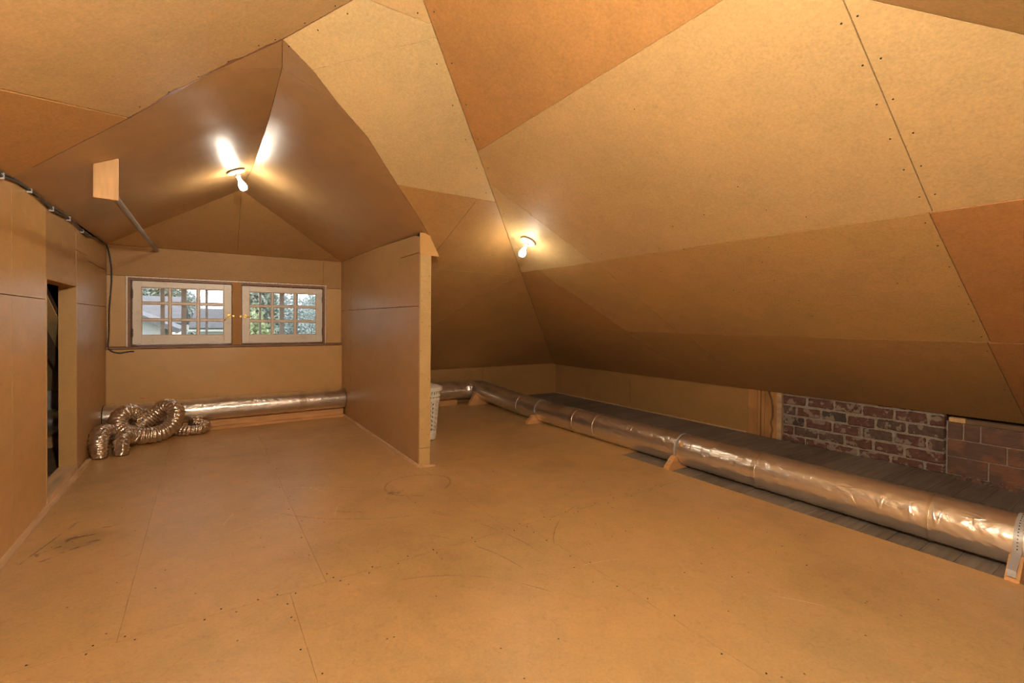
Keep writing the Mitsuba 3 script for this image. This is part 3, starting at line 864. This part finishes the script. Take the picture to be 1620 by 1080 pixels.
# main run
d1 = thing('insulated_duct', 'long foil wrapped duct running across the attic floor past the brick wall', 'duct')
arc = [(3.245 - 0.26 + 0.26 * math.cos(t), 5.53 + 0.26 * math.sin(t)) for t in np.linspace(0, math.pi / 2, 50)]
xy = [(DX, y) for y in np.linspace(-1.2, 5.45, 800)] + arc[1:] + [(x, 5.79) for x in np.linspace(2.975, 1.501, 180)]
xy = np.array(xy)
s = np.clip((xy[:, 1] - 4.0) / 1.6, 0, 1)
path = np.c_[xy, DZ + 0.068 * s * s]
rad = DR_ + 0.002 * s
add(f'{d1}__run', tube(path, rad, 80, True, crumple(0.0030, 2, 0.27)), 'foil', smooth=True)
for yb, w in ((4.62, 0.02), (3.62, 0.045), (3.30, 0.012), (1.72, 0.03), (0.80, 0.012)):
    p = np.c_[np.full(6, DX), np.linspace(yb - w / 2, yb + w / 2, 6), np.full(6, DZ + 0.068 * np.clip((yb - 4.0) / 1.6, 0, 1) ** 2)]
    add(f'{d1}__tape_band', tube(p, DR_ + 0.0042, 56, True), 'foil_tape', smooth=40)
add(f'{d1}__patch', bx(DX - DR_ * 0.86 - 0.006, DX - DR_ * 0.86 + 0.004, 2.285, 2.305, DZ + 0.028, DZ + 0.075, 0.002), 'orange_scrap', label='small orange scrap of tape')
add('duct_ledge', bx(1.52, 2.90, 5.71, 5.88, 0.0, 0.068, 0.004), 'saddle_wood', label='timber bearer under the bend of the long duct behind the hamper', cat='timber bearer')

SAD = [(5.60, 'behind the hamper, farthest from the viewpoint'), (4.235, 'second from the far bend'), (2.345, 'third from the far bend, on grey planks'), (0.475, 'nearest, at the right edge')]
for i, (ys_, where) in enumerate(SAD):
    lift = 0.068 * np.clip((ys_ - 4.0) / 1.6, 0, 1) ** 2
    zb = 0.0 if i < 2 else -0.0125
    top = 0.092 + lift
    prof_s = Polygon([(3.022, zb), (3.47, zb), (3.47, 0.03), (3.40, top), (3.105, top), (3.022, 0.028 + zb)])
    from shapely.geometry import Point
    prof_s = prof_s.difference(Point(DX, DZ + lift).buffer(DR_ + 0.003, 48))
    m = xz(prof_s, ys_ - 0.024, ys_ + 0.024)
    add('duct_saddle', m, 'saddle_wood', label=f'wooden block under the long duct, {where}', cat='wooden block', group='wooden saddles under the duct')
    # perforated strap over the duct down to the saddle
    rr = DR_ + 0.0055
    w = 0.016 if i < 3 else 0.030
    a0, a1 = math.radians(212), math.radians(-32)
    th = np.linspace(a0, a1, 60)
    pts = [(DX + rr * math.cos(t), DZ + lift + rr * math.sin(t)) for t in th]
    pts = [(3.055, 0.062 + zb * 0.5)] + pts + [(3.43, 0.062 + zb * 0.5)]
    ln = LineString(pts).buffer(0.0009, cap_style=2)
    st = xz(ln, ys_ - w / 2, ys_ + w / 2)
    if i == 3:
        pts = [(3.012, 0.025), (3.016, 0.055)] + [(DX + rr * math.cos(t), DZ + lift + rr * math.sin(t)) for t in np.linspace(math.radians(188), a1, 60)]
        st = xz(LineString(pts).buffer(0.001, cap_style=2), ys_ - w / 2, ys_ + w / 2)
    k = thing('duct_strap', f'thin metal strap over the long duct, {where}', 'strap', 'metal straps over the duct')
    add(f'{k}__band', st, 'galvanised', smooth=30)
    scr = trimesh.creation.cylinder(0.0055, 0.004, sections=10)
    scr.apply_transform(frame_to([3.050, ys_, 0.060] if i < 3 else [3.0085, ys_, 0.036], [-0.75, 0, 0.66] if i < 3 else [-1, 0, 0.05]))
    add(f'{k}__screw', scr, 'galvanised', smooth=30)
    if i == 3:
        hs = []
        for t in np.radians(np.arange(190, 20, -7.0)):
            h = trimesh.creation.cylinder(0.0028, 0.0022, sections=8)
            h.apply_transform(frame_to([DX + (rr + 0.0006) * math.cos(t), ys_, DZ + (rr + 0.0006) * math.sin(t)], [math.cos(t), 0, math.sin(t)]))
            hs.append(h)
        add(f'{k}__holes', cat_(*hs), 'dark_gap', kind='stuff')
# the eaves run beyond the doorway
d2 = thing('insulated_duct', 'short piece of dull metal duct seen low through the left doorway', 'duct')
path = np.c_[np.linspace(-2.6, -0.905, 60), np.full(60, 5.79), np.full(60, 0.205)]
add(f'{d2}__run', tube(path, 0.118, 40, True, crumple(0.002, 4, 1.0)), 'foil', smooth=True)
add('duct_ledge', bx(-2.6, -0.92, 5.70, 5.88, -0.012, 0.084, 0.004), 'saddle_wood', label='timber bearer under the duct seen through the doorway', cat='timber bearer')
yy0, yy1 = 4.45, 5.75
add('roof_rafter', yz(Polygon([(yy0, zF(0, yy0) - 0.01), (yy1, zF(0, yy1) - 0.01), (yy1, zF(0, yy1) - 0.09), (yy0, zF(0, yy0) - 0.09)]), -1.04, -0.99), 'rough_wood', label='dark sloping rafter in the eaves beyond the doorway', cat='rafter')



# ------------------------------------------------------------------ crumpled flexible ducts on the floor
def flex(label, pts, rad, seed, n=None):
    path, length = spline(pts, 400)
    n = int(length / 0.006)
    path, _ = spline(pts, max(n, 40))
    k = len(path)
    sarc = np.linspace(0, length, k)

    def wob(i, a):
        s_ = sarc[i]
        rib = 0.0032 * np.sin(2 * np.pi * s_ / 0.030 + a * 1.0)
        p = np.stack([s_ * 16 + 0 * a, np.cos(a) * 2 + 0 * s_, np.sin(a) * 2 + 0 * s_], -1)
        cr = (nfbm(p * 1.5, 3, seed) - 0.5) * 2 * 0.010
        return rib + cr
    t = thing('flexible_duct', label, 'flexible duct')
    rr = np.full(k, rad)
    e = np.minimum(np.arange(k), np.arange(k)[::-1]) * length / k
    rr = rr * np.clip(0.80 + e / 0.12 * 0.2, 0.8, 1)
    add(f'{t}__hose', tube(path, rr, 36, True, wob), 'foil_flex', smooth=True)
    return t


flex('crumpled foil flexible duct in a big loop leaning on the straight duct',
     [(-0.50, 5.57, 0.17), (-0.53, 5.56, 0.25), (-0.585, 5.52, 0.29), (-0.645, 5.46, 0.25), (-0.635, 5.40, 0.165), (-0.54, 5.36, 0.10), (-0.42, 5.36, 0.083), (-0.31, 5.39, 0.105), (-0.24, 5.44, 0.18), (-0.235, 5.49, 0.27), (-0.29, 5.54, 0.315),
      (-0.37, 5.57, 0.27), (-0.45, 5.57, 0.19), (-0.54, 5.53, 0.11), (-0.62, 5.47, 0.085)], 0.070, 3)
flex('short bent end of foil flexible duct drooping to the floor by the left wall', [(-0.655, 5.25, 0.125), (-0.69, 5.215, 0.175), (-0.724, 5.14, 0.185), (-0.730, 5.07, 0.125), (-0.724, 5.035, 0.06), (-0.720, 5.025, 0.005)], 0.066, 5)
flex('stubby end of foil flexible duct standing on the floor right of the drooping one', [(-0.50, 5.225, 0.075), (-0.545, 5.20, 0.112), (-0.580, 5.14, 0.122), (-0.588, 5.075, 0.075), (-0.586, 5.05, 0.005)], 0.062, 8)
flex('thin curl of foil flexible duct flat on the floor right of the big loop',
     [(-0.42, 5.64, 0.075), (-0.29, 5.63, 0.062), (-0.18, 5.57, 0.052), (-0.08, 5.55, 0.052), (-0.005, 5.58, 0.056), (0.005, 5.645, 0.075), (-0.06, 5.665, 0.10), (-0.12, 5.645, 0.115)], 0.045, 9)

# ------------------------------------------------------------------ laundry hamper behind the partition
hk = thing('laundry_hamper', 'tall cream plastic laundry hamper with pierced sides, half hidden behind the partition', 'laundry hamper')
HC = (1.745, 4.215)


def superring(a, b, n, e=3.2):
    t = np.arange(n) * 2 * np.pi / n
    c, s_ = np.cos(t), np.sin(t)
    return np.c_[a * np.sign(c) * np.abs(c) ** (2 / e), b * np.sign(s_) * np.abs(s_) ** (2 / e)]


def hsize(z):
    k = (z - 0.02) / 0.46
    return 0.138 + 0.042 * k, 0.105 + 0.030 * k


NA, NZ = 132, 66
zs = np.linspace(0.035, 0.478, NZ + 1)
shell = []
for inner in (0, 0.003):
    shell.append(np.array([np.c_[superring(hsize(z)[0] - inner, hsize(z)[1] - inner, NA), np.full(NA, z)] for z in zs]).reshape(-1, 3))
faces = []
for i in range(NZ):
    for j in range(NA):
        zr = zs[i]
        hole = False
        if 0.085 < zr < 0.385:
            u, w = j % 6, (i + (3 if (j // 6) % 2 else 0)) % 6
            hole = (u in (2, 3) and w in (1, 2, 3)) or (u in (0,) and w in (4, 5))
        elif 0.405 < zr < 0.42:
            hole = j % 4 < 2
        elif 0.44 < zr < 0.468:
            hole = j % 3 == 0
        if not hole:
            a, b = i * NA + j, i * NA + (j + 1) % NA
            faces += [[a, b, b + NA], [a, b + NA, a + NA]]
faces = np.array(faces)
body = trimesh.Trimesh(np.vstack(shell), np.vstack([faces, faces[:, ::-1] + len(shell[0])]), process=False)
body.apply_translation([*HC, 0])
add(f'{hk}__body', body, 'plastic_cream')


def slab(z0, z1, a, b, a2=None, b2=None):
    lo, hi_ = superring(a, b, 96), superring(a2 or a, b2 or b, 96)
    m = trimesh.convex.convex_hull(np.vstack([np.c_[lo, np.full(96, z0)], np.c_[hi_, np.full(96, z1)], np.c_[hi_ * 0.97, np.full(96, z1 + 0.004)]]))
    m.apply_translation([*HC, 0])
    return m


add(f'{hk}__band', slab(0.385, 0.402, hsize(0.39)[0] + 0.003, hsize(0.39)[1] + 0.003), 'plastic_cream', smooth=40)
add(f'{hk}__band', slab(0.422, 0.436, hsize(0.43)[0] + 0.003, hsize(0.43)[1] + 0.003), 'plastic_cream', smooth=40)
add(f'{hk}__base', slab(0.012, 0.07, 0.139, 0.106, 0.146, 0.112), 'plastic_cream', smooth=40)
add(f'{hk}__lid', cat_(slab(0.478, 0.512, 0.196, 0.150, 0.198, 0.152), slab(0.512, 0.524, 0.190, 0.145, 0.165, 0.122)), 'plastic_cream', smooth=40)
for sx in (-1, 1):
    for sy in (-1, 1):
        c = trimesh.creation.icosphere(2, 0.013)
        c.apply_translation([HC[0] + sx * 0.10, HC[1] + sy * 0.07, 0.0125])
        add(f'{hk}__foot', c, 'plastic_cream', smooth=True)

# ------------------------------------------------------------------ bare bulbs on porcelain holders
bulb_prof = [(0.0, 0.0), (0.013, 0.0), (0.0135, 0.022), (0.0155, 0.032), (0.021, 0.045), (0.0275, 0.060), (0.0305, 0.075), (0.0300, 0.088), (0.026, 0.100), (0.018, 0.108), (0.008, 0.1115), (0.0, 0.112)]


def fixture(p, n, power, label):
    n = np.array(n, float) / np.linalg.norm(n)
    M = frame_to(p, n)
    k = thing('light_fixture', label, 'ceiling light', 'bare bulb ceiling lights')

    def put(part, m, mat, **more):
        m.apply_transform(M)
        add(f'{k}__{part}', m, mat, smooth=35, **more)
    put('mounting_box', lathe([(0, -0.012), (0.056, -0.012), (0.056, 0.004), (0, 0.004)]), 'dark_gap')
    put('holder', lathe([(0, 0.004), (0.060, 0.004), (0.064, 0.008), (0.064, 0.014), (0.058, 0.019), (0.034, 0.023), (0.026, 0.028), (0, 0.028)]), 'porcelain', label='white porcelain lamp holder')
    put('socket', lathe([(0, 0.026), (0.0215, 0.026), (0.0205, 0.044), (0.0175, 0.048), (0, 0.048)]), 'porcelain')
    b = lathe(bulb_prof, 32)
    b.apply_translation([0, 0, 0.046])
    put('bulb', b, 'porcelain', label='glowing round glass bulb', emitter={'type': 'area', 'radiance': {'type': 'rgb', 'value': (LAMP * power).tolist()}})


def normal_of(rbf, x, y, e=0.05):
    gx = (rbf([[x + e, y]])[0] - rbf([[x - e, y]])[0]) / (2 * e)
    gy = (rbf([[x, y + e]])[0] - rbf([[x, y - e]])[0]) / (2 * e)
    return np.array([gx, gy, -1.0])


lx, ly = 0.198, 4.21
fixture((lx, ly, DLZ([[lx, ly]])[0]), normal_of(DLZ, lx, ly), POWER['dormer'], 'lit bare bulb in a white holder under the dormer ridge above the windows')
lx, ly = 2.265, 3.175
fixture((lx, ly, zR(lx)), nR, POWER['slope'], 'lit bare bulb in a white holder on the right slope near the hip')
lx, ly = UNSEEN_LAMP
fixture((lx, ly, zN(lx, ly)), (0, PITCH, -1), POWER['room'], 'unseen lit bare bulb in a white holder on the near slope, lighting the foreground')

# ------------------------------------------------------------------ closet rod and its hanger board
bz = 1.796
hb = Polygon([(-0.498, bz + 0.004), (-0.395, bz), (-0.395, DLZ([[-0.395, 3.32]])[0] - 0.002), (-0.498, DLZ([[-0.498, 3.32]])[0] - 0.002)])
add('hanger_board', xz(hb, 3.315, 3.337), 'pine', label='short pale pine board hanging from the dormer slope, holding the rod', cat='board')
rod_path = np.c_[np.linspace(-0.412, -0.408, 12), np.linspace(3.340, 5.947, 12), np.linspace(1.816, 1.845, 12)]
add('closet_rod', tube(rod_path, 0.0165, 20), 'pipe_grey', smooth=40, label='grey metal closet rod running from the pine board to the window wall', cat='rod')

# ------------------------------------------------------------------ cable along the left wall top and down the corner
ck = thing('electric_cable', 'black electric cable stapled along the left wall top and down the corner', 'cable')
cp = [(-0.79, 0.3, 1.78), (-0.79, 1.3, 1.80), (-0.79, 2.4, 1.79), (-0.788, 2.9, 1.818), (-0.785, 3.05, 1.805), (-0.788, 3.25, 1.825), (-0.786, 3.6, 1.838), (-0.786, 4.0, 1.822), (-0.786, 4.35, 1.838), (-0.786, 4.7, 1.832), (-0.786, 5.0, 1.812), (-0.786, 5.3, 1.842), (-0.784, 5.7, 1.846),
      (-0.782, 5.90, 1.83), (-0.768, 5.935, 1.72), (-0.760, 5.938, 1.5), (-0.778, 5.937, 1.2), (-0.782, 5.925, 0.93), (-0.772, 5.897, 0.85), (-0.70, 5.893, 0.812), (-0.62, 5.895, 0.824), (-0.585, 5.898, 0.822)]
pth, _ = spline(cp, 400)
add(f'{ck}__sheath', tube(pth, 0.0065, 10), 'black_cable', smooth=True)
pth2 = pth[150:280] + np.c_[np.zeros(130), np.zeros(130), 0.008 + 0.006 * np.sin(np.linspace(0, 14, 130))]
add(f'{ck}__second_sheath', tube(pth2, 0.005, 8), 'black_cable', smooth=True)
for i in (60, 120, 165, 190, 215, 240, 265):
    q = pth[i]
    add(f'{ck}__staple', bx(XL, q[0] + 0.009, q[1] - 0.004, q[1] + 0.004, q[2] - 0.016, q[2] + 0.016, 0.001), 'galvanised')

# ------------------------------------------------------------------ outdoors
GZ = -6.5
add('ground', bx(-60, 80, 7, 160, GZ - 0.2, GZ), 'lawn', kind='structure', label='lawn far below the windows')
# storm sash bars just outside the casements
note('window_3', label='outer storm window with dark upright bars', kind='structure')
YS = 6.20
for px, w in ((-0.376, 0.038), (-0.19, 0.046), (0.018, 0.022), (0.546, 0.022), (0.778, 0.05), (0.946, 0.014)):
    add('window_3__bar', bx(px - w / 2, px + w / 2, YS, YS + 0.03, 0.82, 1.62, 0.003), 'bar_paint')
add('window_3__sill', bx(-0.75, 1.35, YF + 0.131, YS + 0.06, 0.79, 0.82, 0.004), 'house_trim')


def house(name, label, c, w, d, eave, ridge, rot):
    k = thing(name, label, 'house')
    M = trimesh.transformations.rotation_matrix(rot, [0, 0, 1])
    M[:3, 3] = [c[0], c[1], 0]

    def part(n, m, mat):
        m.apply_transform(M)
        add(f'{k}__{n}', m, mat)
    body_ = cat_(bx(-w / 2, w / 2, -d / 2, d / 2, GZ, eave), xz(Polygon([(-w / 2, eave), (w / 2, eave), (0, ridge)]), -d / 2, d / 2))
    part('wall', body_, 'siding')
    sl = math.hypot(w / 2, ridge - eave)
    for s_ in (-1, 1):
        m = bx(0, sl + 0.5, -d / 2 - 0.4, d / 2 + 0.4, 0.02, 0.18)
        m.apply_transform(trimesh.transformations.rotation_matrix(math.atan2(ridge - eave, w / 2), [0, 1, 0]))
        if s_ < 0:
            m.apply_transform(np.diag([-1, 1, 1, 1.0]))
            m.invert()
        m.apply_translation([0, 0, ridge])
        part('roof', m, 'shingle')
        part('fascia', cat_(*[bx(s_ * (w / 2 + 0.3) - 0.1, s_ * (w / 2 + 0.3) + 0.1, -d / 2 - 0.4, d / 2 + 0.4, eave - 0.45, eave - 0.15)]), 'house_trim')
    for xx in (-w / 4, w / 4):
        for zz_ in (eave - 1.9, eave - 4.6):
            wk = add(f'{k}__window', bx(xx - 0.55, xx + 0.55, -d / 2 - 0.06, -d / 2 + 0.02, zz_ - 0.75, zz_ + 0.75), 'house_trim')
            scene[wk]  # frame first, then its panes
            m = cat_(bx(xx - 0.47, xx + 0.47, -d / 2 - 0.08, -d / 2 - 0.05, zz_ - 0.67, zz_ - 0.04), bx(xx - 0.47, xx + 0.47, -d / 2 - 0.08, -d / 2 - 0.05, zz_ + 0.04, zz_ + 0.67))
            m.apply_transform(M)
            # the frame was added before the house's own turn: rebuild it turned
            f = bx(xx - 0.55, xx + 0.55, -d / 2 - 0.06, -d / 2 + 0.02, zz_ - 0.75, zz_ + 0.75)
            f.apply_transform(M)
            scene[wk] = mikit.ply(f, 'house_trim')
            add(f'{wk}__pane', m, 'house_glass')


house('house', 'pale house with a long grey roof, seen through the left window', (-5.7, 30.0), 8.0, 9.0, 0.95, 2.15, math.radians(90))
house('house', 'pale gabled wing standing in front of the long grey roof', (-3.55, 22.5), 4.6, 4.6, 0.85, 1.9, 0.0)
house('house', 'small white house seen low in the right part of the left window', (1.45, 47.0), 3.6, 3.4, 0.6, 1.9, math.radians(75))


def tree(label, c, base, height, width, mat, seed, n=9000, leaf=0.13):
    r_ = np.random.default_rng(seed)
    k = thing('tree', label, 'tree')
    add(f'{k}__trunk', tube(np.c_[np.full(8, c[0]), np.full(8, c[1]), np.linspace(GZ, base + height * 0.5, 8)], np.linspace(0.3, 0.12, 8), 8), 'bark')
    d = r_.normal(size=(n, 3))
    d /= np.linalg.norm(d, axis=1, keepdims=True)
    lump = 0.62 + 0.75 * nfbm(d * 2.2 + seed, 3, seed)
    rad = lump * r_.random(n) ** 0.4
    ctr = d * rad[:, None] * [width / 2, width / 2, height / 2] + [c[0], c[1], base + height / 2]
    u = r_.normal(size=(n, 3))
    u /= np.linalg.norm(u, axis=1, keepdims=True)
    w = np.cross(u, r_.normal(size=(n, 3)))
    w /= np.linalg.norm(w, axis=1, keepdims=True)
    sz = leaf * (0.6 + 0.8 * r_.random((n, 1)))
    v = np.stack([ctr - u * sz, ctr + w * sz * 0.6, ctr + u * sz, ctr - w * sz * 0.6], 1).reshape(-1, 3)
    f = np.arange(n * 4).reshape(-1, 4)
    f = np.vstack([f[:, [0, 1, 2]], f[:, [0, 2, 3]]])
    add(f'{k}__foliage', trimesh.Trimesh(v, f, process=False), mat)


tree('broad green tree rising behind the long grey roof at the left window', (-3.2, 39), -1.0, 6.6, 4.6, 'hazed_leaf_green', 1)
tree('bluish distant tree in the middle of the left window', (-1.2, 58), -4, 7.6, 3.0, 'hazed_leaf_blue', 2)
tree('hazy round tree at the right of the left window', (2.6, 64), -4.5, 7.2, 3.4, 'hazed_leaf_blue', 3)
tree('tall dark green tree at the left of the right window', (3.0, 34), -4.0, 8.6, 2.6, 'hazed_leaf_green', 4)
tree('low pale yellow-green tree at the left of the right window', (1.55, 19), -5.0, 6.4, 1.3, 'hazed_leaf_pale', 5, leaf=0.09)
tree('wide hazy tree in the middle of the right window', (5.9, 44), -6.0, 9.6, 4.0, 'hazed_leaf_blue', 6)
tree('wide pale tree at the right edge of the right window', (8.9, 52), -6.0, 9.0, 4.6, 'hazed_leaf_blue', 7)
tree('feathery tree top at the far right of the right window', (13.4, 72), -5.0, 10.5, 4.5, 'hazed_leaf_blue', 8, n=5000, leaf=0.2)
